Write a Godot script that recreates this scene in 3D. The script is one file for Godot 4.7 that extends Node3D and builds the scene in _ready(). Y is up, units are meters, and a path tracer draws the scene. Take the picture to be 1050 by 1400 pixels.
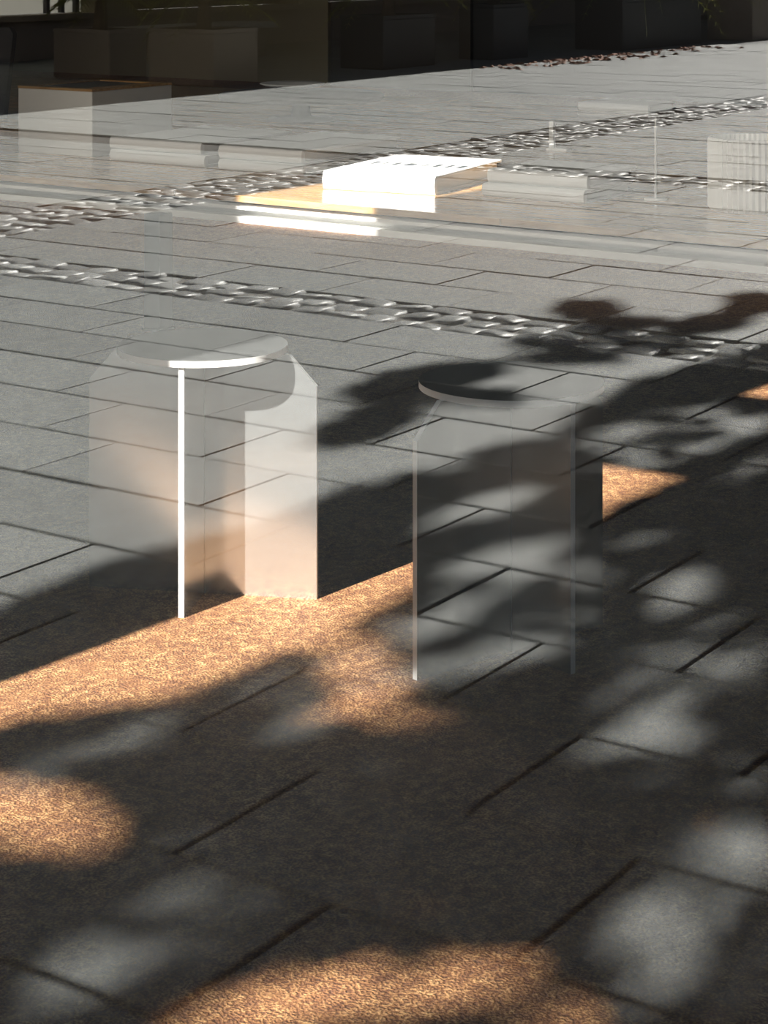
extends Node3D
# A shop window seen from the pavement: inside, polished stools on a brown carpet and a timber display platform;
# the glass mirrors the sunlit plaza that lies on the camera's own side.
# World: the window pane stands in the plane z = 0, the shop is at z < 0, the plaza at z > 0.

const FOCAL := 2800.0
const HORIZON := -80.0
const EYE := Vector3(0, 1.2, 0.9)
const YAW := 34.0
const SUN_AZ := 85.5
const SUN_EL := 32.0
const PLAT := 0.117
const LAMP := 6.5

var mats := {}
var taken := {}
var rng := RandomNumberGenerator.new()
var sun_dir := Vector3.ZERO

# ---------------------------------------------------------------- camera helpers
func ray(x: float, y: float) -> Vector3:
	var c := cos(deg_to_rad(YAW))
	var s := sin(deg_to_rad(YAW))
	var rx := (x - 525.0) / FOCAL
	var ry := -(y - HORIZON) / FOCAL
	return Vector3(c * rx - s, ry, -s * rx - c)

func px(x: float, y: float, h := 0.0) -> Vector3:
	var r := ray(x, y)
	return EYE + r * ((h - EYE.y) / r.y)

func to_px(p: Vector3) -> Vector2:
	var d := p - EYE
	var c := cos(deg_to_rad(YAW))
	var s := sin(deg_to_rad(YAW))
	var xc := c * d.x - s * d.z
	var zc := -(s * d.x + c * d.z)
	if zc < 0.05:
		return Vector2(-9999, -9999)
	return Vector2(525.0 + FOCAL * xc / zc, HORIZON - FOCAL * d.y / zc)

func mirror_px(p: Vector3) -> Vector2:
	return to_px(Vector3(p.x, p.y, -p.z))

# ---------------------------------------------------------------- scene helpers
func numbered(called: String) -> String:
	if not taken.has(called):
		taken[called] = 0
		return called
	taken[called] += 1
	return "%s_%03d" % [called, taken[called]]

func thing(called: String, label: String, category: String, at := Vector3.ZERO, turn := 0.0, group := "") -> Node3D:
	var o := Node3D.new()
	o.name = numbered(called)
	add_child(o)
	o.position = at
	o.rotation.y = turn
	o.set_meta("label", label)
	o.set_meta("category", category)
	if group != "":
		o.set_meta("group", group)
	return o

func setting(called: String, label: String, category: String) -> Node3D:
	var o := thing(called, label, category)
	o.set_meta("kind", "structure")
	return o

func part(called: String, mesh: Mesh, m: Material, parent: Node, at := Vector3.ZERO) -> MeshInstance3D:
	var o := MeshInstance3D.new()
	o.name = called
	o.mesh = mesh
	if m:
		o.material_override = m
	parent.add_child(o, true)
	o.position = at
	return o

func st_new() -> SurfaceTool:
	var st := SurfaceTool.new()
	st.begin(Mesh.PRIMITIVE_TRIANGLES)
	st.set_smooth_group(-1)
	return st

func quad(st: SurfaceTool, a: Vector3, b: Vector3, c: Vector3, d: Vector3) -> void:
	# a b c d counter-clockwise seen from outside; Godot's front faces run clockwise
	for v in [a, c, b, a, d, c]:
		st.add_vertex(v)

func tri(st: SurfaceTool, a: Vector3, b: Vector3, c: Vector3) -> void:
	for v in [a, c, b]:
		st.add_vertex(v)

func box(st: SurfaceTool, lo: Vector3, hi: Vector3) -> void:
	var p := []
	for i in 8:
		p.append(Vector3(hi.x if i & 1 else lo.x, hi.y if i & 2 else lo.y, hi.z if i & 4 else lo.z))
	quad(st, p[4], p[5], p[7], p[6])
	quad(st, p[1], p[0], p[2], p[3])
	quad(st, p[5], p[1], p[3], p[7])
	quad(st, p[0], p[4], p[6], p[2])
	quad(st, p[6], p[7], p[3], p[2])
	quad(st, p[0], p[1], p[5], p[4])

# a box whose vertical and top edges are chamfered by b; no underside when open
func soft_box(st: SurfaceTool, lo: Vector3, hi: Vector3, b: float, open_bottom := false) -> void:
	var o := [Vector2(lo.x + b, lo.z), Vector2(hi.x - b, lo.z), Vector2(hi.x, lo.z + b), Vector2(hi.x, hi.z - b), Vector2(hi.x - b, hi.z), Vector2(lo.x + b, hi.z), Vector2(lo.x, hi.z - b), Vector2(lo.x, lo.z + b)]
	var i := []
	for v in o:
		i.append(Vector2(clampf(v.x, lo.x + b, hi.x - b), clampf(v.y, lo.z + b, hi.z - b)))
	var yb := lo.y if open_bottom else lo.y + b
	for k in 8:
		var n := (k + 1) % 8
		var a0 := Vector3(o[k].x, yb, o[k].y)
		var a1 := Vector3(o[n].x, yb, o[n].y)
		var t0 := Vector3(o[k].x, hi.y - b, o[k].y)
		var t1 := Vector3(o[n].x, hi.y - b, o[n].y)
		quad(st, a1, a0, t0, t1)
		var u0 := Vector3(i[k].x, hi.y, i[k].y)
		var u1 := Vector3(i[n].x, hi.y, i[n].y)
		if u0.distance_to(u1) > 1e-6:
			quad(st, t1, t0, u0, u1)
		else:
			tri(st, t1, t0, u0)
		if not open_bottom:
			var w0 := Vector3(i[k].x, lo.y, i[k].y)
			var w1 := Vector3(i[n].x, lo.y, i[n].y)
			if w0.distance_to(w1) > 1e-6:
				quad(st, w1, w0, a0, a1)
			else:
				tri(st, w0, a0, a1)
	quad(st, Vector3(lo.x + b, hi.y, hi.z - b), Vector3(hi.x - b, hi.y, hi.z - b), Vector3(hi.x - b, hi.y, lo.z + b), Vector3(lo.x + b, hi.y, lo.z + b))
	if not open_bottom:
		quad(st, Vector3(lo.x + b, lo.y, lo.z + b), Vector3(hi.x - b, lo.y, lo.z + b), Vector3(hi.x - b, lo.y, hi.z - b), Vector3(lo.x + b, lo.y, hi.z - b))

func done(st: SurfaceTool) -> ArrayMesh:
	st.generate_normals()
	return st.commit()

func box_mesh(lo: Vector3, hi: Vector3, b := 0.0) -> ArrayMesh:
	var st := st_new()
	if b > 0.0:
		soft_box(st, lo, hi, b)
	else:
		box(st, lo, hi)
	return done(st)

func tube(st: SurfaceTool, pts: Array, radii: Array, sides := 7) -> void:
	var rings := []
	for k in pts.size():
		var d: Vector3 = (pts[mini(k + 1, pts.size() - 1)] - pts[maxi(k - 1, 0)]).normalized()
		var u := d.cross(Vector3.UP if absf(d.y) < 0.9 else Vector3.RIGHT).normalized()
		var v := d.cross(u).normalized()
		var ring := []
		for s in sides:
			var a := TAU * s / sides
			ring.append(pts[k] + (u * cos(a) + v * sin(a)) * float(radii[k]))
		rings.append(ring)
	for k in pts.size() - 1:
		for s in sides:
			var n := (s + 1) % sides
			quad(st, rings[k][n], rings[k][s], rings[k + 1][s], rings[k + 1][n])
	for s in range(1, sides - 1):
		tri(st, rings[0][0], rings[0][s], rings[0][s + 1])
		tri(st, rings[-1][0], rings[-1][s + 1], rings[-1][s])

func lathe(profile: Array, sides := 48, flute := 0.0, flutes := 0) -> ArrayMesh:
	var st := st_new()
	st.set_smooth_group(0 if flutes == 0 else -1)
	var n := sides
	for k in profile.size() - 1:
		for s in n:
			var q := []
			for e in [[k, s], [k, s + 1], [k + 1, s + 1], [k + 1, s]]:
				var a: float = TAU * float(e[1] % n) / n
				var r: float = profile[e[0]].x
				if flutes > 0:
					r *= 1.0 + flute * (0.5 + 0.5 * cos(a * flutes) - 0.5)
				q.append(Vector3(cos(a) * r, profile[e[0]].y, sin(a) * r))
			if profile[k].x < 1e-5:
				tri(st, q[0], q[3], q[2])
			elif profile[k + 1].x < 1e-5:
				tri(st, q[0], q[2], q[1])
			else:
				quad(st, q[1], q[0], q[3], q[2])
	return done(st)

# ---------------------------------------------------------------- textures and materials
func noise(kind: int, freq: float, octaves: int, sd: int) -> FastNoiseLite:
	var n := FastNoiseLite.new()
	n.noise_type = kind
	n.frequency = freq
	n.seed = sd
	n.fractal_octaves = octaves
	if octaves < 2:
		n.fractal_type = FastNoiseLite.FRACTAL_NONE
	return n

func grey(n: FastNoiseLite, size: int) -> PackedByteArray:
	var im := n.get_seamless_image(size, size, false, false, 0.12, true)
	im.convert(Image.FORMAT_L8)
	return im.get_data()

func ramp_image(layers: Array, size: int, stops: Array) -> ImageTexture:
	# layers: [bytes, weight]; stops: [position, colour]
	var lut := PackedByteArray()
	lut.resize(256 * 3)
	for i in 256:
		var t := i / 255.0
		var c: Color = stops[-1][1]
		for k in stops.size() - 1:
			if t <= float(stops[k + 1][0]):
				c = (stops[k][1] as Color).lerp(stops[k + 1][1], clampf((t - float(stops[k][0])) / (float(stops[k + 1][0]) - float(stops[k][0])), 0, 1))
				break
		lut[i * 3] = int(c.r * 255)
		lut[i * 3 + 1] = int(c.g * 255)
		lut[i * 3 + 2] = int(c.b * 255)
	var out := PackedByteArray()
	out.resize(size * size * 3)
	for i in size * size:
		var v := 0.0
		for l in layers:
			v += l[0][i] * float(l[1])
		var j := clampi(int(v), 0, 255) * 3
		out[i * 3] = lut[j]
		out[i * 3 + 1] = lut[j + 1]
		out[i * 3 + 2] = lut[j + 2]
	return ImageTexture.create_from_image(Image.create_from_data(size, size, false, Image.FORMAT_RGB8, out))

func plain(called: String, c: Color, rough := 0.7, metal := 0.0) -> StandardMaterial3D:
	var m := StandardMaterial3D.new()
	m.resource_name = called
	m.albedo_color = c
	m.roughness = rough
	m.metallic = metal
	mats[called] = m
	return m

func grained(called: String, tex: Texture2D, per_metre: Vector3, rough: float, bump: Texture2D = null, cm := 0.0, in_world := true) -> StandardMaterial3D:
	var m := plain(called, Color.WHITE, rough)
	m.albedo_texture = tex
	m.uv1_triplanar = true
	m.uv1_world_triplanar = in_world
	m.uv1_scale = per_metre
	if bump:
		m.heightmap_enabled = true
		m.heightmap_texture = bump
		m.heightmap_scale = cm
	return m

func lin(r: float, g: float, b: float) -> Color:
	return Color(r, g, b).linear_to_srgb()

func make_materials() -> void:
	# carpet: short twisted pile, rust brown with paler fibres
	var fine := grey(noise(FastNoiseLite.TYPE_SIMPLEX_SMOOTH, 0.11, 3, 11), 1024)
	var mid := grey(noise(FastNoiseLite.TYPE_SIMPLEX_SMOOTH, 0.03, 3, 12), 1024)
	var broad := grey(noise(FastNoiseLite.TYPE_SIMPLEX_SMOOTH, 0.008, 2, 13), 1024)
	var carpet_tex := ramp_image([[fine, 0.5], [mid, 0.35], [broad, 0.15]], 1024, [[0.0, lin(0.065, 0.024, 0.011)], [0.36, lin(0.142, 0.056, 0.023)], [0.5, lin(0.236, 0.106, 0.040)], [0.62, lin(0.40, 0.217, 0.090)], [0.8, lin(0.66, 0.405, 0.185)], [1.0, lin(0.76, 0.50, 0.25)]])
	var carpet_bump := ramp_image([[fine, 0.75], [mid, 0.25]], 1024, [[0.0, Color.BLACK], [1.0, Color.WHITE]])
	grained("carpet", carpet_tex, Vector3(1.5, 1.5, 1.5), 0.95, carpet_bump, 0.35)
	# paving stone, three tones, fine speckle
	var speck := grey(noise(FastNoiseLite.TYPE_SIMPLEX_SMOOTH, 0.16, 3, 21), 512)
	var cloud := grey(noise(FastNoiseLite.TYPE_SIMPLEX_SMOOTH, 0.012, 3, 22), 512)
	for k in 3:
		var g: float = [0.23, 0.245, 0.212][k]
		var t := ramp_image([[speck, 0.6], [cloud, 0.4]], 512, [[0.0, lin(g * 0.60, g * 0.63, g * 0.62)], [0.5, lin(g * 0.93, g, g * 0.98)], [1.0, lin(g * 1.22, g * 1.28, g * 1.25)]])
		grained("paving_%d" % k, t, Vector3(1.7, 1.7, 1.7), 0.66, ramp_image([[speck, 1.0]], 512, [[0.0, Color.BLACK], [1.0, Color.WHITE]]) if k == 0 else (mats["paving_0"] as StandardMaterial3D).heightmap_texture, 0.12)
	for k in 3:
		(mats["paving_%d" % k] as StandardMaterial3D).metallic_specular = 0.5
	for k in 3:
		var g: float = [0.38, 0.47, 0.31][k]
		plain("cobble_%d" % k, lin(g * 0.97, g, g * 0.985), 0.33)
	plain("mortar", lin(0.16, 0.16, 0.15), 0.95)
	plain("joint", lin(0.07, 0.068, 0.062), 0.95)
	# timber of the platform
	var wn := noise(FastNoiseLite.TYPE_SIMPLEX_SMOOTH, 0.02, 4, 31)
	var wood_tex := ramp_image([[grey(wn, 512), 1.0]], 512, [[0.0, lin(0.27, 0.14, 0.05)], [0.5, lin(0.42, 0.235, 0.085)], [1.0, lin(0.52, 0.33, 0.14)]])
	grained("wood", wood_tex, Vector3(0.35, 2.5, 2.5), 0.22)
	# polished aluminium
	plain("metal", lin(0.66, 0.69, 0.695), 0.19, 0.92)
	plain("metal_edge", lin(0.88, 0.88, 0.86), 0.5, 0.0)
	plain("white", lin(0.80, 0.80, 0.78), 0.5)
	plain("book_white", lin(0.84, 0.85, 0.85), 0.35)
	plain("pages", lin(0.72, 0.71, 0.67), 0.85)
	plain("print", lin(0.025, 0.035, 0.04), 0.8)
	plain("plaster", lin(0.40, 0.39, 0.36), 0.9)
	plain("ceiling_paint", lin(0.10, 0.10, 0.095), 0.9)
	plain("render_grey", lin(0.33, 0.32, 0.30), 0.85)
	plain("frame_dark", lin(0.03, 0.03, 0.032), 0.4)
	plain("panel_brown", lin(0.30, 0.26, 0.16), 0.7)
	plain("panel_dark", lin(0.05, 0.042, 0.032), 0.7)
	plain("panel_black", lin(0.012, 0.012, 0.013), 0.7)
	plain("navy_cloth", lin(0.008, 0.010, 0.014), 0.9)
	plain("planter_box", lin(0.26, 0.215, 0.18), 0.8)
	plain("planter_black", lin(0.03, 0.034, 0.04), 0.6)
	plain("soil", lin(0.05, 0.035, 0.025), 1.0)
	var leafm := plain("leaf", lin(0.06, 0.10, 0.025), 0.55)
	leafm.backlight_enabled = true
	leafm.backlight = Color(0.12, 0.16, 0.04)
	var palm := plain("palm", lin(0.30, 0.30, 0.08), 0.6)
	palm.backlight_enabled = true
	palm.backlight = Color(0.2, 0.2, 0.06)
	plain("bark", lin(0.12, 0.09, 0.065), 0.95)
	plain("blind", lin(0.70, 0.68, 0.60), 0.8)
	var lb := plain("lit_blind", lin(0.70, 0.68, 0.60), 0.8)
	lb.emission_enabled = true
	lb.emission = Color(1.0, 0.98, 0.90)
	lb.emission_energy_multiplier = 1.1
	plain("sill", lin(0.28, 0.22, 0.16), 0.7)
	plain("dry_leaf", lin(0.32, 0.12, 0.05), 0.8)
	var lg := plain("lamp_glow", Color(1, 1, 1), 0.6)
	lg.emission_enabled = true
	lg.emission = Color(1.0, 0.95, 0.86)
	lg.emission_energy_multiplier = 1.5
	plain("vase", lin(0.78, 0.77, 0.73), 0.25)
	var gl := plain("glass", Color(1, 1, 1, 0.0), 0.0)
	gl.transparency = BaseMaterial3D.TRANSPARENCY_ALPHA
	gl.metallic_specular = 0.5

# ---------------------------------------------------------------- light and camera
func set_view() -> void:
	var cam := Camera3D.new()
	cam.name = "camera"
	add_child(cam)
	cam.position = EYE
	cam.rotation_degrees = Vector3(0, YAW, 0)
	cam.projection = Camera3D.PROJECTION_FRUSTUM
	cam.near = 0.05
	cam.far = 200.0
	cam.size = 2.0 * 0.05 * 700.0 / FOCAL
	cam.frustum_offset = Vector2(0, -0.05 * (700.0 - HORIZON) / FOCAL)
	cam.current = true
	var sky := ProceduralSkyMaterial.new()
	sky.sky_top_color = Color(0.50, 0.58, 0.72)
	sky.sky_horizon_color = Color(0.74, 0.79, 0.84)
	sky.ground_bottom_color = Color(0.35, 0.34, 0.32)
	sky.ground_horizon_color = Color(0.55, 0.56, 0.55)
	sky.sky_energy_multiplier = 0.75
	sky.ground_energy_multiplier = 0.8
	var env := Environment.new()
	env.background_mode = Environment.BG_SKY
	env.sky = Sky.new()
	env.sky.sky_material = sky
	env.tonemap_mode = Environment.TONE_MAPPER_LINEAR
	env.tonemap_exposure = 1.0
	env.sdfgi_enabled = true
	env.ssao_enabled = true
	env.ssil_enabled = true
	var we := WorldEnvironment.new()
	we.name = "world"
	we.environment = env
	add_child(we)
	var el := deg_to_rad(SUN_EL)
	var az := deg_to_rad(SUN_AZ)
	sun_dir = Vector3(cos(az) * cos(el), -sin(el), -sin(az) * cos(el))
	var sun := DirectionalLight3D.new()
	sun.name = "sun"
	sun.light_color = Color(1.0, 0.982, 0.95)
	sun.light_energy = 9.2
	sun.light_angular_distance = 0.6
	sun.shadow_enabled = true
	sun.sky_mode = DirectionalLight3D.SKY_MODE_LIGHT_ONLY
	add_child(sun)
	sun.basis = Basis.looking_at(sun_dir)

# ---------------------------------------------------------------- the shop
func build_shop() -> void:
	var f := setting("floor", "rust brown short pile carpet inside the shop window", "floor")
	part("carpet", box_mesh(Vector3(-15.2, -0.2, -13.2), Vector3(3.2, 0.0, -0.1)), mats.carpet, f)
	var c := setting("ceiling", "plain ceiling above the shop", "ceiling")
	part("slab", box_mesh(Vector3(-15.2, 5.1, -13.2), Vector3(3.2, 5.35, 0.1)), mats.ceiling_paint, c)
	var wl := setting("wall_left", "plain plastered side wall of the shop", "wall")
	part("plaster", box_mesh(Vector3(-15.4, -0.2, -13.2), Vector3(-15.2, 5.35, 0.1)), mats.plaster, wl)
	var wr := setting("wall_right", "plain plastered side wall at the shop's other end", "wall")
	part("plaster", box_mesh(Vector3(3.2, -0.2, -13.2), Vector3(3.4, 5.35, 0.1)), mats.plaster, wr)
	# back wall: brown panelling, a darker bay and a black opening
	var wb := setting("wall_back", "dim back wall with brown, dark and black panels", "wall")
	part("wall_slab", box_mesh(Vector3(-15.2, -0.2, -13.4), Vector3(3.2, 5.35, -13.2)), mats.plaster, wb)
	part("panel", box_mesh(Vector3(-15.2, 0, -13.2), Vector3(-9.94, 5.1, -13.0)), mats.panel_brown, wb)
	part("panel", box_mesh(Vector3(-9.94, 0, -13.2), Vector3(-8.57, 5.1, -13.04)), mats.panel_dark, wb)
	part("panel", box_mesh(Vector3(-8.57, 0, -13.2), Vector3(3.2, 5.1, -13.08)), mats.panel_black, wb)
	# street front: pier, fascia and the wall round the upper lights
	var wf := setting("wall_front", "grey rendered street front around the shop windows", "wall")
	var z0 := -0.1
	var z1 := 0.1
	var x0 := -5.87
	var x1 := -5.17
	var st := st_new()
	box(st, Vector3(-15.2, -0.2, z0), Vector3(x0, 5.35, z1))
	box(st, Vector3(x0, -0.2, z0), Vector3(x1, 3.70, z1))
	box(st, Vector3(x0, 4.85, z0), Vector3(x1, 5.35, z1))
	box(st, Vector3(x1, -0.2, z0), Vector3(-2.5, 2.53, z1))
	box(st, Vector3(x1, 2.53, z0), Vector3(-2.58, 5.35, z1))
	part("pier", done(st), mats.render_grey, wf)
	part("fascia", box_mesh(Vector3(-2.5, 2.11, z0), Vector3(1.6, 2.53, z1)), mats.render_grey, wf)
	st = st_new()
	box(st, Vector3(1.6, -0.2, z0), Vector3(3.2, 5.35, z1))
	box(st, Vector3(-2.58, 3.1, z0), Vector3(1.6, 5.35, z1))
	part("pier", done(st), mats.render_grey, wf)
	part("plinth", box_mesh(Vector3(-2.5, -0.2, z0), Vector3(1.6, 0.06, z1)), mats.render_grey, wf)
	# windows
	glazing("window_1", "large clear shop window pane mirroring the sunny plaza", -2.5, 1.6, 0.06, 2.11)
	glazing("window_2", "narrow upper window light high in the street front", x0, x1, 3.70, 4.85)
	glazing("window_3", "wide low window light above the shop fascia", -2.58, 1.6, 2.53, 3.1)

func track_spot(label: String, at: Vector3, aim: Vector3) -> void:
	var t := thing("track_spotlight", label, "spotlight", at, 0.0, "track spotlights of the shop")
	part("stem", lathe([Vector2(0.012, 0.0), Vector2(0.012, 1.68), Vector2(0.04, 1.68), Vector2(0.04, 1.7), Vector2(0, 1.7)], 14), mats.white, t)
	var head := Node3D.new()
	head.name = "head"
	t.add_child(head)
	head.basis = Basis.looking_at(aim - at)
	var can := part("can", lathe([Vector2(0, -0.1), Vector2(0.045, -0.1), Vector2(0.05, -0.09), Vector2(0.05, 0.07), Vector2(0.044, 0.07), Vector2(0.044, 0.055)], 24), mats.white, head)
	can.rotation_degrees = Vector3(-90, 0, 0)
	var lens := part("lamp_lens", lathe([Vector2(0, 0.05), Vector2(0.044, 0.05), Vector2(0.044, 0.056), Vector2(0, 0.056)], 24), mats.lamp_glow, head)
	lens.rotation_degrees = Vector3(-90, 0, 0)
	var l := SpotLight3D.new()
	l.name = "lamp"
	l.light_color = Color(1.0, 0.965, 0.90)
	l.light_energy = LAMP
	l.light_size = 0.045
	l.spot_angle = 21.0
	l.spot_angle_attenuation = 0.6
	l.spot_range = 20.0
	l.spot_attenuation = 2.0
	l.shadow_enabled = true
	head.add_child(l)
	l.position = Vector3(0, 0, -0.075)

func glazing(called: String, label: String, xa: float, xb: float, ya: float, yb: float) -> void:
	var w := setting(called, label, "window")
	# slim double glazing: two thin panes close together, each face mirrors
	for z in [0.0, -0.004]:
		part("pane", box_mesh(Vector3(xa, ya, z - 0.002), Vector3(xb, yb, z)), mats.glass, w)
	var st := st_new()
	var b := 0.012
	box(st, Vector3(xa, ya, -0.03), Vector3(xb, ya + b, 0.03))
	box(st, Vector3(xa, yb - b, -0.03), Vector3(xb, yb, 0.03))
	box(st, Vector3(xa, ya + b, -0.03), Vector3(xa + b, yb - b, 0.03))
	box(st, Vector3(xb - b, ya + b, -0.03), Vector3(xb, yb - b, 0.03))
	part("window_frame", done(st), mats.frame_dark, w)

# ---------------------------------------------------------------- stools
func plate(outline: Array, t: float) -> ArrayMesh:
	# an upright plate in the xy plane, faces in surface 0, cut edges in surface 1
	var f := st_new()
	var h := t / 2
	var n := outline.size()
	for s in [1.0, -1.0]:
		for k in range(1, n - 1):
			var a := Vector3(outline[0].x, outline[0].y, h * s)
			var b := Vector3(outline[k].x, outline[k].y, h * s)
			var c := Vector3(outline[k + 1].x, outline[k + 1].y, h * s)
			if s > 0:
				tri(f, a, b, c)
			else:
				tri(f, a, c, b)
	var m := done(f)
	m.surface_set_material(0, mats.metal)
	var e := st_new()
	for k in n:
		var p: Vector2 = outline[k]
		var q: Vector2 = outline[(k + 1) % n]
		quad(e, Vector3(p.x, p.y, -h), Vector3(q.x, q.y, -h), Vector3(q.x, q.y, h), Vector3(p.x, p.y, h))
	e.generate_normals()
	e.commit(m)
	m.surface_set_material(1, mats.metal_edge)
	return m

func stool(label: String, at: Vector3, turn: float) -> void:
	var t := thing("stool", label, "stool", at, turn, "polished metal stools on the carpet")
	var w := 0.216
	var top := 0.446
	part("main_panel", plate([Vector2(-w, 0), Vector2(w, 0), Vector2(w, 0.388), Vector2(w - 0.052, top), Vector2(-w + 0.052, top), Vector2(-w, 0.388)], 0.0105), null, t)
	# the crossing panel stands square to it; built as two wings let into the main panel
	for s in [-1.0, 1.0]:
		var o := part("cross_panel", plate([Vector2(0.006, 0), Vector2(0.146, 0), Vector2(0.146, top), Vector2(0.006, top)], 0.0105), null, t)
		o.rotation.y = PI / 2 * s
	var r := 0.157
	var th := 0.0115
	var d := st_new()
	var n := 72
	for k in n:
		var a := TAU * k / n
		var b := TAU * (k + 1) / n
		var p := Vector3(cos(a) * r, 0, sin(a) * r)
		var q := Vector3(cos(b) * r, 0, sin(b) * r)
		var up := Vector3(0, th, 0)
		tri(d, up, q + up, p + up)
		tri(d, Vector3.ZERO, p, q)
	var m := done(d)
	m.surface_set_material(0, mats.metal)
	var e := st_new()
	e.set_smooth_group(1)
	for k in n:
		var a := TAU * k / n
		var b := TAU * (k + 1) / n
		var p := Vector3(cos(a) * r, 0, sin(a) * r)
		var q := Vector3(cos(b) * r, 0, sin(b) * r)
		var up := Vector3(0, th, 0)
		quad(e, q, p, p + up, q + up)
	e.generate_normals()
	e.commit(m)
	m.surface_set_material(1, mats.metal_edge)
	part("seat", m, null, t, Vector3(0, top, 0))

# ---------------------------------------------------------------- platform and what lies on it
func build_platform() -> void:
	var p := thing("display_platform", "low timber display platform with a white stepped riser", "platform", Vector3.ZERO)
	var xa := -14.0
	var xb := 2.5
	var zf := -6.0
	var seam := 0.004
	var n := 10
	for k in n:
		var a := xa + (xb - xa) * k / n
		var b := xa + (xb - xa) * (k + 1) / n
		part("board", box_mesh(Vector3(a + seam / 2, 0.089, -11.0), Vector3(b - seam / 2, PLAT, zf + 0.01), 0.002), mats.wood, p)
	part("riser", box_mesh(Vector3(xa + 0.02, 0.0, -10.98), Vector3(xb - 0.02, 0.089, zf - 0.09)), mats.white, p)
	part("riser_lip", box_mesh(Vector3(xa, 0.058, zf - 0.09), Vector3(xb, 0.071, zf + 0.008)), mats.white, p)
	part("base_strip", box_mesh(Vector3(xa, 0.0, zf - 0.09), Vector3(xb, 0.026, zf + 0.002)), mats.white, p)

func book(label: String, at: Vector3, turn: float, size: Vector3, printed := false, group := "oversized white books along the platform") -> void:
	var t := thing("oversized_book", label, "book", at, turn, group)
	var hx := size.x / 2
	var d := size.z
	var c := 0.012
	# boards wrap the spine, which faces the window (+z); origin at the middle of the front foot
	var st := st_new()
	var seg := 8
	var prof := []
	for k in seg + 1:
		var a := -PI / 2 + PI * k / seg
		prof.append(Vector2(0.018 * cos(a) - 0.018, size.y / 2 + size.y / 2 * sin(a)))
	for k in seg:
		var y0: float = prof[k].y
		var y1: float = prof[k + 1].y
		quad(st, Vector3(-hx, y0, prof[k].x), Vector3(hx, y0, prof[k].x), Vector3(hx, y1, prof[k + 1].x), Vector3(-hx, y1, prof[k + 1].x))
	quad(st, Vector3(hx, c, -0.03), Vector3(-hx, c, -0.03), Vector3(-hx, size.y - c, -0.03), Vector3(hx, size.y - c, -0.03))
	for s in [-1.0, 1.0]:
		for k in seg:
			var p0 := Vector3(hx * s, prof[k].y, prof[k].x)
			var p1 := Vector3(hx * s, prof[k + 1].y, prof[k + 1].x)
			var q0 := Vector3(hx * s, clampf(prof[k].y, c, size.y - c), -0.03)
			var q1 := Vector3(hx * s, clampf(prof[k + 1].y, c, size.y - c), -0.03)
			if s > 0:
				quad(st, p0, q0, q1, p1)
			else:
				quad(st, q0, p0, p1, q1)
	part("spine", done(st), mats.book_white, t)
	for y in [0.0, size.y - c]:
		part("cover_board", box_mesh(Vector3(-hx, y, -d), Vector3(hx, y + c, -0.018), 0.003), mats.book_white, t)
	part("page_block", box_mesh(Vector3(-hx + 0.018, c, -d + 0.02), Vector3(hx - 0.018, size.y - c, -0.03)), mats.pages, t)
	if printed:
		var marks := [[0.0, 0.022], [0.055, 0.012], [0.105, 0.026], [0.165, 0.045], [0.245, 0.026], [0.305, 0.026], [0.365, 0.022], [0.42, 0.03]]
		var cv := t.get_child(2)
		for mk in marks:
			part("letter", box_mesh(Vector3(-0.205 + mk[0], size.y, -0.43), Vector3(-0.205 + mk[0] + mk[1], size.y + 0.0008, -0.335)), mats.print, cv)

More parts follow.
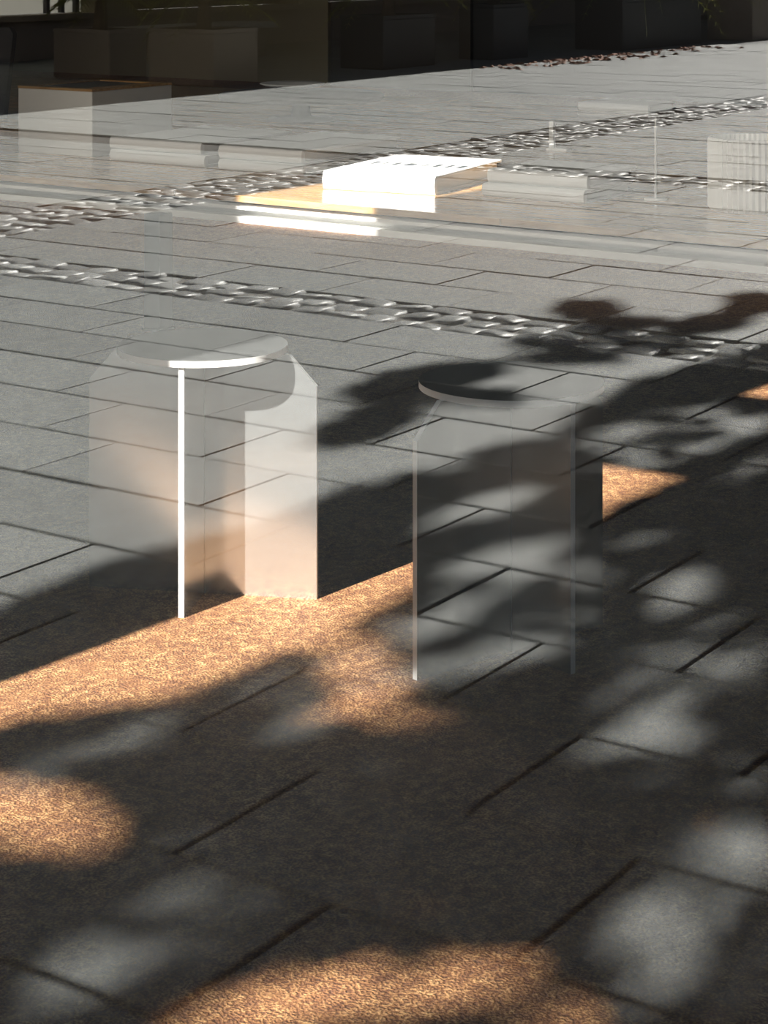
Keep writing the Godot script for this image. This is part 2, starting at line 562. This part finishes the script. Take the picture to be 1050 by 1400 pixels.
func build_display() -> void:
	var h := PLAT
	book("large white sunlit book with a row of small grey letters on its cover", Vector3(-4.96, h, -6.405), deg_to_rad(8.5), Vector3(0.535, 0.083, 0.76), true)
	# two stacks left of it, one right of it
	book("white book at the foot of the stack next to the white crate", Vector3(-6.5, h, -6.75), 0.0, Vector3(0.60, 0.055, 0.75))
	book("white book on top of the stack next to the white crate", Vector3(-6.52, h + 0.055, -6.76), 0.0, Vector3(0.58, 0.06, 0.74))
	book("white book at the foot of the stack behind the sunlit book", Vector3(-5.84, h, -6.72), 0.0, Vector3(0.50, 0.05, 0.85))
	book("white book on top of the stack behind the sunlit book", Vector3(-5.86, h + 0.05, -6.74), 0.0, Vector3(0.49, 0.065, 0.84))
	book("white book at the foot of the stack towards the fluted pot", Vector3(-4.285, h, -6.56), 0.0, Vector3(0.49, 0.055, 0.45))
	book("white book on top of the stack towards the fluted pot", Vector3(-4.275, h + 0.055, -6.58), 0.0, Vector3(0.48, 0.06, 0.45))
	book("small white book lying alone at the back of the platform", Vector3(-6.09, h, -10.73), 0.0, Vector3(0.50, 0.05, 0.4))
	# crate
	var c := thing("crate", "white box crate with a timber rim and dark inset top", "crate", Vector3(-7.215, h, -7.11))
	var hx := 0.255
	var hz := 0.31
	var ht := 0.34
	part("body", box_mesh(Vector3(-hx, 0, -hz), Vector3(hx, ht - 0.012, hz), 0.003), mats.white, c)
	var st := st_new()
	var rw := 0.055
	box(st, Vector3(-hx, ht - 0.012, hz - rw), Vector3(hx, ht, hz))
	box(st, Vector3(-hx, ht - 0.012, -hz), Vector3(hx, ht, -hz + rw))
	box(st, Vector3(-hx, ht - 0.012, -hz + rw), Vector3(-hx + rw, ht, hz - rw))
	box(st, Vector3(hx - rw * 1.8, ht - 0.012, -hz + rw), Vector3(hx, ht, hz - rw))
	part("rim", done(st), mats.wood, c)
	part("inset", box_mesh(Vector3(-hx + rw, ht - 0.012, -hz + rw), Vector3(hx - rw * 1.8, ht - 0.006, hz - rw)), mats.panel_dark, c)
	# fluted pot
	var v := thing("fluted_pot", "pale fluted round pot on the platform beside a thin rod", "pot", Vector3(-3.40, h, -6.80))
	part("body", lathe([Vector2(0.0, 0.0), Vector2(0.16, 0.0), Vector2(0.172, 0.012), Vector2(0.172, 0.285), Vector2(0.165, 0.292), Vector2(0.15, 0.292), Vector2(0.15, 0.05), Vector2(0.0, 0.05)], 176, 0.055, 44), mats.vase, v)
	var rd := thing("display_rod", "thin pale upright rod on a small disc foot", "stand", Vector3(-3.86, h, -6.86))
	part("foot", lathe([Vector2(0, 0), Vector2(0.05, 0), Vector2(0.05, 0.006), Vector2(0, 0.006)], 24), mats.white, rd)
	part("rod", lathe([Vector2(0.004, 0.006), Vector2(0.004, 0.34), Vector2(0, 0.345)], 10), mats.white, rd)
	var l := thing("small_bracket", "little white bracket with a bent foot behind the books", "stand", Vector3(-5.22, h, -8.40))
	st = st_new()
	box(st, Vector3(-0.012, 0.012, -0.012), Vector3(0.012, 0.15, 0.012))
	part("upright", done(st), mats.white, l)
	part("foot", box_mesh(Vector3(-0.02, 0, -0.03), Vector3(0.10, 0.012, 0.03), 0.002), mats.white, l)
	# round low table with a white dish
	var tb := thing("round_table", "low dark round table carrying a white dish", "table", Vector3(-7.35, h, -9.1))
	part("table_top", lathe([Vector2(0, 0.13), Vector2(0.49, 0.13), Vector2(0.5, 0.14), Vector2(0.5, 0.158), Vector2(0.49, 0.165), Vector2(0, 0.165)], 64), mats.panel_dark, tb)
	part("pedestal", lathe([Vector2(0, 0), Vector2(0.2, 0), Vector2(0.2, 0.015), Vector2(0.06, 0.03), Vector2(0.05, 0.13), Vector2(0, 0.13)], 40), mats.panel_dark, tb)
	var ds := thing("dish", "shallow white dish on the low dark round table", "dish", Vector3(-7.6, h + 0.165, -9.35))
	part("bowl", lathe([Vector2(0, 0), Vector2(0.08, 0), Vector2(0.17, 0.02), Vector2(0.205, 0.034), Vector2(0.20, 0.038), Vector2(0.165, 0.026), Vector2(0.075, 0.007), Vector2(0, 0.007)], 56), mats.book_white, ds)
	# dark cloth banner on a foot
	var nb := thing("dark_banner", "dark navy cloth banner leaning by the white crate", "banner", Vector3(-8.95, h, -8.15), 0.35)
	st = st_new()
	var pts := [Vector2(-0.42, 0.0), Vector2(0.05, 0.0), Vector2(0.115, 0.52), Vector2(0.09, 0.56), Vector2(-0.42, 0.53)]
	var ex := 0.03
	for s in [1.0, -1.0]:
		for k in range(1, pts.size() - 1):
			var a := Vector3(pts[0].x, pts[0].y, ex * s)
			var b := Vector3(pts[k].x, pts[k].y, ex * s)
			var e := Vector3(pts[k + 1].x, pts[k + 1].y, ex * s)
			if s > 0:
				tri(st, a, b, e)
			else:
				tri(st, a, e, b)
	for k in pts.size():
		var p: Vector2 = pts[k]
		var q: Vector2 = pts[(k + 1) % pts.size()]
		quad(st, Vector3(p.x, p.y, -ex), Vector3(q.x, q.y, -ex), Vector3(q.x, q.y, ex), Vector3(p.x, p.y, ex))
	part("cloth", done(st), mats.navy_cloth, nb)
	# pale post on the carpet
	var po := thing("pale_post", "slim pale square post on the carpet before the platform", "post", Vector3(-4.12, 0, -3.96))
	part("shaft", box_mesh(Vector3(-0.032, 0.006, -0.032), Vector3(0.032, 0.36, 0.032), 0.003), mats.white, po)
	part("base_plate", box_mesh(Vector3(-0.036, 0, -0.036), Vector3(0.036, 0.006, 0.036)), mats.white, po)

# ---------------------------------------------------------------- the plaza
func slab_mesh(w: float, d: float) -> ArrayMesh:
	var st := st_new()
	soft_box(st, Vector3(-w / 2, -0.03, -d / 2), Vector3(w / 2, 0, d / 2), 0.0015, true)
	return done(st)

func build_plaza() -> void:
	var base := setting("ground", "dark sand bed under the plaza paving", "ground")
	part("bed", box_mesh(Vector3(-40, -0.3, 0.1), Vector3(30, -0.012, 70)), mats.joint, base)
	var pave := setting("plaza_paving", "grey stone paving slabs of the plaza mirrored in the glass", "paving")
	var gap := 0.010
	var cells := []     # [x0, x1, z0, z1]
	var pitch := 0.3265
	var lw := 0.513
	for i in 13:
		var za := 0.194 + pitch * i
		var off := -1.735 if i % 2 == 1 else -1.4835
		for k in range(-16, 12):
			var xa := off + lw * k
			cells.append([xa, xa + lw, za, za + pitch])
	# beyond the near cobble band, right and left of the long band
	var zr := []
	for j in 10:
		zr.append([4.785 + 0.3465 * j, 4.785 + 0.3465 * (j + 1)])
	for j in 55:
		zr.append([8.64 + 0.35 * j, 8.64 + 0.35 * (j + 1)])
	for j in zr.size():
		var off := -3.6 if j % 2 == 0 else -3.34
		for k in range(-5, 8):
			var xa := off + 0.52 * k
			var xb := xa + 0.52
			if xb < -5.93:
				continue
			cells.append([maxf(xa, -5.95), xb, zr[j][0], zr[j][1]])
		var offl := -6.5 if j % 2 == 0 else -6.24
		for k in range(0, 16):
			var xb := offl - 0.52 * k
			cells.append([xb - 0.52, minf(xb, -6.5), zr[j][0], zr[j][1]])
	var list := []
	for c in cells:
		var m := Vector3((c[0] + c[1]) / 2, 0, (c[2] + c[3]) / 2)
		var q := mirror_px(m)
		var seen := q.x > -60 and q.x < 1110 and q.y > 55 and q.y < 1480
		var dist := Vector2(m.x, m.z + 0.9).length()
		list.append([dist if seen else 1000.0 + dist, c])
	list.sort_custom(func(a, b): return a[0] < b[0])
	var shared := {}
	var rest := [st_new(), st_new(), st_new()]
	rng.seed = 5
	for k in list.size():
		var c: Array = list[k][1]
		var w: float = c[1] - c[0] - gap
		var d: float = c[3] - c[2] - gap
		if w < 0.03:
			continue
		var m := Vector3((c[0] + c[1]) / 2, rng.randf_range(-0.0015, 0.0015), (c[2] + c[3]) / 2)
		var tone := rng.randi() % 3
		if k < 300 and list[k][0] < 900:
			var key := "%.3f %.3f" % [w, d]
			if not shared.has(key):
				shared[key] = slab_mesh(w, d)
			part("paving_slab", shared[key], mats["paving_%d" % tone], pave, m)
		else:
			soft_box(rest[tone], m - Vector3(w / 2, 0.03, d / 2), m + Vector3(w / 2, 0, d / 2), 0.0015, true)
	for t in 3:
		var o := part("distant_slabs", done(rest[t]), mats["paving_%d" % t], pave)
		o.set_meta("kind", "stuff")
	# cobble bands
	var stones := []
	for k in 5:
		stones.append(cobble(100 + k))
	band("cobble_band", "band of grey cobblestones running across the plaza before the slabs", stones, -6.5, 1.5, 4.44, 4.785, 3, true)
	band("cobble_band", "long band of grey cobblestones running away beside the shaded planters", stones, -6.5, -5.95, 4.785, 30.0, 5, false)
	band("cobble_band", "thin band of grey cobblestones meeting the long band at right angles", stones, -5.95, 1.5, 8.25, 8.64, 3, true)

func cobble(sd: int) -> ArrayMesh:
	# a unit cobble: rounded top, irregular outline
	var r := RandomNumberGenerator.new()
	r.seed = sd
	var st := st_new()
	st.set_smooth_group(0)
	var n := 8
	var rings := []
	var jit := []
	for s in n:
		jit.append(r.randf_range(0.93, 1.0))
	for e in [[0.49, -0.035], [0.48, -0.008], [0.43, 0.0], [0.25, 0.003]]:
		var ring := []
		for s in n:
			var a := TAU * s / n
			var sq: float = 1.0 / maxf(absf(cos(a)), absf(sin(a)))
			sq = lerpf(sq, 1.0, 0.14)
			ring.append(Vector3(cos(a) * sq * e[0] * jit[s], e[1] + r.randf_range(-0.0015, 0.0015), sin(a) * sq * e[0] * jit[s]))
		rings.append(ring)
	for k in 3:
		for s in n:
			var m := (s + 1) % n
			quad(st, rings[k][m], rings[k][s], rings[k + 1][s], rings[k + 1][m])
	for s in n:
		tri(st, Vector3(0, 0.003, 0), rings[3][(s + 1) % n], rings[3][s])
	return done(st)

func band(called: String, label: String, stones: Array, xa: float, xb: float, za: float, zb: float, rows: int, along_x: bool) -> void:
	var b := setting(called, label, "cobbles")
	part("mortar_bed", box_mesh(Vector3(xa, -0.02, za), Vector3(xb, -0.0085, zb)), mats.mortar, b)
	rng.seed = int(za * 100) + rows
	var across := (zb - za) if along_x else (xb - xa)
	var length := (xb - xa) if along_x else (zb - za)
	var wide := across / rows
	var all := []
	for r in rows:
		var s := rng.randf() * 0.08
		while s < length - 0.06:
			var l := rng.randf_range(0.10, 0.155)
			var mid := s + l / 2
			var c := wide * (r + 0.5) + rng.randf_range(-0.004, 0.004)
			var p := Vector3(xa + mid, 0, za + c) if along_x else Vector3(xa + c, 0, za + mid)
			var sc := Vector3(l - 0.003, 1, wide - 0.002) if along_x else Vector3(wide - 0.002, 1, l - 0.003)
			var tf := Transform3D(Basis.from_euler(Vector3(rng.randf_range(-0.12, 0.12), rng.randf_range(-0.08, 0.08), rng.randf_range(-0.12, 0.12))) * Basis.from_scale(sc), p + Vector3(0, rng.randf_range(-0.008, 0.002), 0))
			var q := mirror_px(p)
			var seen := q.x > -20 and q.x < 1070 and q.y > 0 and q.y < 1420
			all.append([(p.z if seen else 500.0 + p.z), tf, rng.randi() % 5, rng.randi() % 3])
			s += l
	all.sort_custom(func(a, c): return a[0] < c[0])
	var rest := [st_new(), st_new(), st_new()]
	var many := [0, 0, 0]
	for k in all.size():
		if k < 300 and all[k][0] < 400:
			var o := part("cobblestone", stones[all[k][2]], mats["cobble_%d" % all[k][3]], b)
			o.transform = all[k][1]
		else:
			rest[all[k][3]].append_from(stones[all[k][2]], 0, all[k][1])
			many[all[k][3]] += 1
	for t in 3:
		if many[t]:
			var o := part("distant_cobbles", rest[t].commit(), mats["cobble_%d" % t], b)
			o.set_meta("kind", "stuff")

func frond(st: SurfaceTool, base: Vector3, dir: Vector3, length: float, rise: float, drop: float) -> void:
	var side := dir.cross(Vector3.UP).normalized()
	var pts := []
	for k in 9:
		var t := k / 8.0
		pts.append(base + dir * length * t + Vector3(0, rise * t - drop * t * t, 0))
	tube(st, pts, [0.008, 0.007, 0.007, 0.006, 0.006, 0.005, 0.004, 0.003, 0.002], 4)
	for k in range(1, 9):
		for j in 2:
			var p: Vector3 = pts[k - 1].lerp(pts[k], 0.5 * j)
			var l: float = 0.20 * sin(PI * clampf((k + j * 0.5) / 9.5, 0.08, 0.95))
			for s in [-1.0, 1.0]:
				var tip: Vector3 = p + side * s * l * 0.8 + dir * l * 0.55 - Vector3(0, l * 0.45, 0)
				var w := dir * 0.012
				tri(st, p - w, p + w, tip)
				tri(st, p + w, p - w, tip)

func planter(label: String, at: Vector3, size: Vector3, m: Material, fronds: int, sd: int, reach := 0.7) -> void:
	var t := thing("planter", label, "planter", at, 0.0, "planters along the shaded building")
	var st := st_new()
	var hx := size.x / 2
	var hz := size.z / 2
	soft_box(st, Vector3(-hx, 0, -hz), Vector3(hx, size.y - 0.03, hz), 0.01)
	part("box", done(st), m, t)
	st = st_new()
	var rw := 0.04
	box(st, Vector3(-hx, size.y - 0.03, hz - rw), Vector3(hx, size.y, hz))
	box(st, Vector3(-hx, size.y - 0.03, -hz), Vector3(hx, size.y, -hz + rw))
	box(st, Vector3(-hx, size.y - 0.03, -hz + rw), Vector3(-hx + rw, size.y, hz - rw))
	box(st, Vector3(hx - rw, size.y - 0.03, -hz + rw), Vector3(hx, size.y, hz - rw))
	part("rim", done(st), m, t)
	part("soil", box_mesh(Vector3(-hx + rw, size.y - 0.03, -hz + rw), Vector3(hx - rw, size.y - 0.012, hz - rw)), mats.soil, t)
	rng.seed = sd
	st = st_new()
	tube(st, [Vector3(0, size.y - 0.02, 0), Vector3(0.01, size.y + 0.12, 0), Vector3(0, size.y + 0.3, 0.01)], [0.07, 0.06, 0.045], 9)
	part("trunk", done(st), mats.bark, t)
	for k in fronds:
		var a := TAU * k / fronds + rng.randf_range(-0.2, 0.2)
		st = st_new()
		frond(st, Vector3(0, size.y + 0.28, 0), Vector3(cos(a), 0, sin(a)), reach * rng.randf_range(0.8, 1.15), rng.randf_range(0.1, 0.5), rng.randf_range(0.4, 0.75) * (1.35 if reach > 1.0 else 1.0))
		part("frond", done(st), mats.palm, t)

func build_building() -> void:
	# the building along the plaza's side, with a deep canopy over the planters
	var b := thing("arcade_building", "brown building with low windows and a deep canopy over planters", "building")
	var fx := -14.5
	part("wall", box_mesh(Vector3(fx - 0.4, -0.2, 3.0), Vector3(fx, 0.40, 60.0)), mats.planter_box, b)
	part("wall", box_mesh(Vector3(fx - 0.4, 2.6, 3.0), Vector3(fx, 9.0, 60.0)), mats.render_grey, b)
	part("canopy", box_mesh(Vector3(fx - 0.4, 3.2, 3.0), Vector3(-10.55, 3.5, 60.0)), mats.render_grey, b)
	part("end_wall", box_mesh(Vector3(fx, -0.2, 60.0), Vector3(-10.55, 3.2, 60.3)), mats.render_grey, b)
	var z := 5.3
	var k := 0
	while z < 44.0:
		var wide := 2.9
		part("pillar", box_mesh(Vector3(fx - 0.4, 0.4, z + wide), Vector3(fx + 0.05, 2.6, z + wide + 0.6)), mats.panel_brown, b)
		part("window_sill", box_mesh(Vector3(fx - 0.1, 0.40, z), Vector3(fx + 0.12, 0.46, z + wide), 0.004), mats.sill, b)
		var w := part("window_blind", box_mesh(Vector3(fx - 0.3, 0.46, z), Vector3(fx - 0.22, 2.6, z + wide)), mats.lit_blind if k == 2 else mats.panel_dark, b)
		for j in 3:
			part("mullion", box_mesh(Vector3(fx - 0.2, 0.46, z + wide - 0.15 - 0.22 * j), Vector3(fx - 0.15, 2.6, z + wide - 0.10 - 0.22 * j)), mats.frame_dark, w)
		z += wide + 0.6
		k += 1
	part("wall_fill", box_mesh(Vector3(fx - 0.4, 0.4, 3.0), Vector3(fx, 2.6, 5.3)), mats.render_grey, b)
	var bn := thing("stone_bench", "low pale stone bench by the shaded building wall", "bench", Vector3(-13.2, 0, 15.3))
	part("seat", box_mesh(Vector3(-0.25, 0.30, -1.0), Vector3(0.25, 0.36, 1.0), 0.005), mats.render_grey, bn)
	for s in [-0.75, 0.75]:
		part("support", box_mesh(Vector3(-0.2, 0, s - 0.12), Vector3(0.2, 0.30, s + 0.12)), mats.planter_box, bn)
	planter("wide brown box planter standing under the blind covered window", Vector3(-12.25, 0, 12.75), Vector3(0.66, 0.43, 0.5), mats.planter_box, 9, 41, 0.5)
	planter("wide brown box planter standing closest to the sunlit paving", Vector3(-10.95, 0, 12.6), Vector3(0.70, 0.47, 0.6), mats.planter_box, 12, 42, 0.6)
	planter("dark planter with yellowish grass beside the brown wall panel", Vector3(-10.95, 0, 15.4), Vector3(0.5, 0.50, 0.9), mats.planter_black, 14, 43, 0.75)
	planter("slim black planter with small pale leaves", Vector3(-10.85, 0, 17.2), Vector3(0.42, 0.56, 0.7), mats.planter_black, 9, 44, 0.4)
	planter("long black planter with drooping palm leaves", Vector3(-10.7, 0, 20.2), Vector3(0.6, 0.56, 2.0), mats.planter_black, 16, 45, 1.25)
	planter("brown planter with palm leaves at the building's far end", Vector3(-10.4, 0, 22.9), Vector3(0.6, 0.56, 1.8), mats.planter_box, 16, 46, 1.25)
	# dry leaves swept against the planters
	rng.seed = 77
	var st := st_new()
	for i in 150:
		var p := Vector3(-9.95 + clampf(rng.randfn(0, 0.2), -0.12, 0.8), 0.004, rng.randf_range(15.6, 20.4) if i % 3 else rng.randf_range(16.6, 18.4))
		var a := rng.randf() * TAU
		var u := Vector3(cos(a), rng.randf_range(0.0, 0.5), sin(a)) * 0.05
		var v := Vector3(-sin(a), 0.1, cos(a)) * 0.028
		for q in [[u, v], [v, -u], [-u, -v], [-v, u]]:
			tri(st, p + Vector3(0, 0.02, 0), p + q[0] * Vector3(1, 0.2, 1), p + q[1] * Vector3(1, 0.2, 1))
	var o := part("leaf_litter", done(st), mats.dry_leaf, self)
	o.set_meta("kind", "stuff")
	o.set_meta("label", "dry fallen leaves scattered on the paving by the planters")
	o.set_meta("category", "leaves")

# ---------------------------------------------------------------- the tree that dapples plaza and carpet
func in_poly(p: Vector2, poly: PackedVector2Array) -> bool:
	return Geometry2D.is_point_in_polygon(p, poly)

func line_y(x: float, pts: Array) -> float:
	if x <= pts[0].x:
		return pts[0].y + (x - pts[0].x) * (pts[1].y - pts[0].y) / (pts[1].x - pts[0].x)
	for k in pts.size() - 1:
		if x <= pts[k + 1].x:
			return lerpf(pts[k].y, pts[k + 1].y, (x - pts[k].x) / (pts[k + 1].x - pts[k].x))
	return pts[-1].y

func blob(q: Vector2, c: Array) -> bool:
	# c: centre x, y, half width, half height, slope (rise per run)
	var d := Vector2(q.x - c[0], q.y - c[1])
	d.y += d.x * float(c[4])
	return pow(d.x / c[2], 2) + pow(d.y / c[3], 2) < 1.0

func shaded_floor(q: Vector2) -> bool:
	if q.y < line_y(q.x, [Vector2(0, 1000), Vector2(60, 982), Vector2(150, 977), Vector2(230, 965), Vector2(330, 922), Vector2(420, 890), Vector2(480, 862), Vector2(565, 812), Vector2(700, 757), Vector2(821, 707), Vector2(938, 655), Vector2(1050, 600)]):
		return false
	for c in [[640, 1335, 85, 34, 0.1], [395, 1375, 75, 30, 0.2]]:
		if blob(q, c):
			return false
	for c in [[480, 925, 62, 58, -0.5], [560, 985, 26, 16, 0.0], [20, 1110, 175, 62, -0.25], [500, 1350, 170, 62, 0.0], [640, 1345, 170, 60, -0.2], [330, 1390, 130, 40, 0.1], [790, 1410, 90, 40, -0.3]]:
		if blob(q, c):
			return c[1] > 1200 and rng.randf() < 0.16
	return true

func shaded_paving(q: Vector2) -> bool:
	var dark := q.y > line_y(q.x, [Vector2(-200, 900), Vector2(0, 838), Vector2(60, 806), Vector2(150, 778), Vector2(240, 745), Vector2(330, 730), Vector2(430, 690), Vector2(500, 660), Vector2(560, 650), Vector2(700, 640), Vector2(800, 560), Vector2(880, 520), Vector2(960, 500), Vector2(1050, 470)])
	if not dark:
		for c in [[560, 525, 90, 20, 0.15], [620, 510, 70, 14, 0.1], [500, 580, 70, 22, 0.3], [660, 545, 60, 10, 0.0], [800, 424, 45, 14, 0.0], [840, 445, 60, 9, 0.1], [960, 445, 60, 14, 0.15], [1030, 415, 40, 14, 0.0], [760, 470, 60, 8, 0.0], [880, 470, 70, 10, -0.1], [700, 620, 60, 12, 0.2], [780, 490, 70, 10, 0.0]]:
			if blob(q, c):
				return true
		return false
	for c in [[600, 670, 95, 9, 0.42], [720, 642, 85, 20, 0.22], [630, 728, 75, 8, 0.2], [690, 835, 90, 13, 0.5]]:
		if blob(q, c):
			return true
	for c in [[640, 600, 120, 50, 0.1], [650, 700, 110, 30, 0.3], [690, 765, 120, 30, 0.2], [600, 850, 72, 30, 0.5], [770, 790, 60, 28, 0.2], [890, 735, 72, 13, 0.1], [930, 810, 66, 40, 0.3], [1010, 590, 72, 19, 0.5], [1030, 640, 48, 19, 0.4], [770, 880, 84, 27, 0.1], [660, 900, 84, 35, 0.6], [890, 990, 60, 46, 0.3], [975, 1060, 60, 22, 0.1], [530, 1035, 48, 22, 0.4], [420, 975, 60, 30, 0.4], [180, 1025, 60, 19, 0.4], [275, 1195, 58, 30, 0.4], [110, 1330, 90, 60, 0.4], [955, 1190, 75, 45, 0.6], [900, 1275, 70, 40, 0.6], [890, 1350, 80, 36, 0.4], [1030, 1390, 60, 60, 0.2], [350, 930, 72, 27, 0.4]]:
		if blob(q, [c[0], c[1], c[2] * 0.86, c[3] * 0.82, c[4]]):
			return c[1] > 870 and rng.randf() < 0.17
	for c in [[900, 600, 120, 42, 0.15], [420, 965, 120, 55, 0.4], [560, 880, 90, 60, 0.4], [120, 1030, 150, 28, 0.3], [250, 1215, 130, 60, 0.4], [130, 1340, 140, 80, 0.4], [940, 1240, 150, 150, 0.6], [910, 960, 150, 95, 0.5], [1000, 1090, 90, 40, 0.2], [690, 860, 150, 70, 0.4]]:
		if blob(q, c):
			return rng.randf() < 0.2
	return true

func build_tree() -> void:
	var t := thing("plane_tree", "leafy tree standing in the plaza and shading the window", "tree", Vector3(0.6, 0, 8.6))
	rng.seed = 404
	# foliage: each leaf hangs where it keeps the sun off one shaded spot of the plaza or the carpet
	var leaf := st_new()
	var out := [Vector3(0, 0, -0.5), Vector3(0.28, 0.02, -0.25), Vector3(0.36, 0.0, 0.05), Vector3(0.2, 0.02, 0.32), Vector3(0, -0.04, 0.5), Vector3(-0.2, 0.02, 0.32), Vector3(-0.36, 0, 0.05), Vector3(-0.28, 0.02, -0.25)]
	for k in 8:
		tri(leaf, Vector3.ZERO, out[(k + 1) % 8], out[k])
	var mesh := done(leaf)
	mesh.surface_set_material(0, mats.leaf)
	var tfs := []
	var run := 1.0 / tan(deg_to_rad(SUN_EL))
	var flat := Vector3(-sun_dir.x, 0, -sun_dir.z).normalized()
	var tries := 0
	while tries < 150000:
		tries += 1
		var g := Vector3(rng.randf_range(-5.2, 2.4), 0, rng.randf_range(-3.4, 6.2))
		var ok := false
		if g.z < -0.3:
			ok = g.x > -2.75 and shaded_floor(to_px(g))
		elif g.z > 0.6:
			ok = shaded_paving(mirror_px(g))
		else:
			ok = g.x > -2.6
		if not ok:
			continue
		var h := rng.randf_range(3.1, 5.2)
		var p := g + flat * h * run + Vector3(0, h, 0)
		var s := rng.randf_range(0.07, 0.12)
		var b := Basis.from_euler(Vector3(rng.randf_range(-0.7, 0.7), rng.randf() * TAU, rng.randf_range(-0.7, 0.7))) * Basis.from_scale(Vector3(s, s, s))
		tfs.append(Transform3D(b, p - t.position))
	var mm := MultiMesh.new()
	mm.transform_format = MultiMesh.TRANSFORM_3D
	mm.mesh = mesh
	mm.instance_count = tfs.size()
	for k in tfs.size():
		mm.set_instance_transform(k, tfs[k])
	var mi := MultiMeshInstance3D.new()
	mi.name = "foliage"
	mi.multimesh = mm
	mi.set_meta("kind", "stuff")
	t.add_child(mi)
	var st := st_new()
	tube(st, [Vector3(0, 0, 0), Vector3(0.02, 0.8, 0.03), Vector3(-0.05, 1.8, 0.0), Vector3(-0.1, 2.8, -0.1)], [0.19, 0.14, 0.125, 0.11], 12)
	part("trunk", done(st), mats.bark, t)
	for e in [Vector3(-2.2, 4.0, -1.8), Vector3(-1.2, 4.4, 1.2), Vector3(0.8, 4.3, -1.6), Vector3(-1.4, 3.8, -3.4), Vector3(-2.6, 4.4, 0.6), Vector3(0.6, 4.2, 2.0)]:
		st = st_new()
		var a := Vector3(-0.1, 2.75, -0.1)
		tube(st, [a, a.lerp(e, 0.35) + Vector3(0, 0.25, 0), a.lerp(e, 0.7) + Vector3(0, 0.2, 0), e], [0.07, 0.05, 0.03, 0.012], 7)
		part("branch", done(st), mats.bark, t)

func _ready() -> void:
	set_view()
	make_materials()
	build_shop()
	build_platform()
	build_plaza()
	build_building()
	build_tree()
	stool("polished metal stool catching the sun, one panel glowing white", Vector3(-2.39, 0, -2.045), deg_to_rad(24.0))
	stool("polished metal stool standing in the dappled tree shade", Vector3(-1.76, 0, -2.095), deg_to_rad(74.0))
	build_display()
	var over := ["above the dark banner", "above the white crate", "above the sunlit book", "above the fluted pot"]
	for k in 4:
		var x: float = [-10.6, -8.2, -6.0, -4.0][k]
		track_spot("white track spotlight on the ceiling aimed at the platform " + over[k], Vector3(x, 3.4, -1.2), Vector3(x + 0.9, 0.2, -8.2))
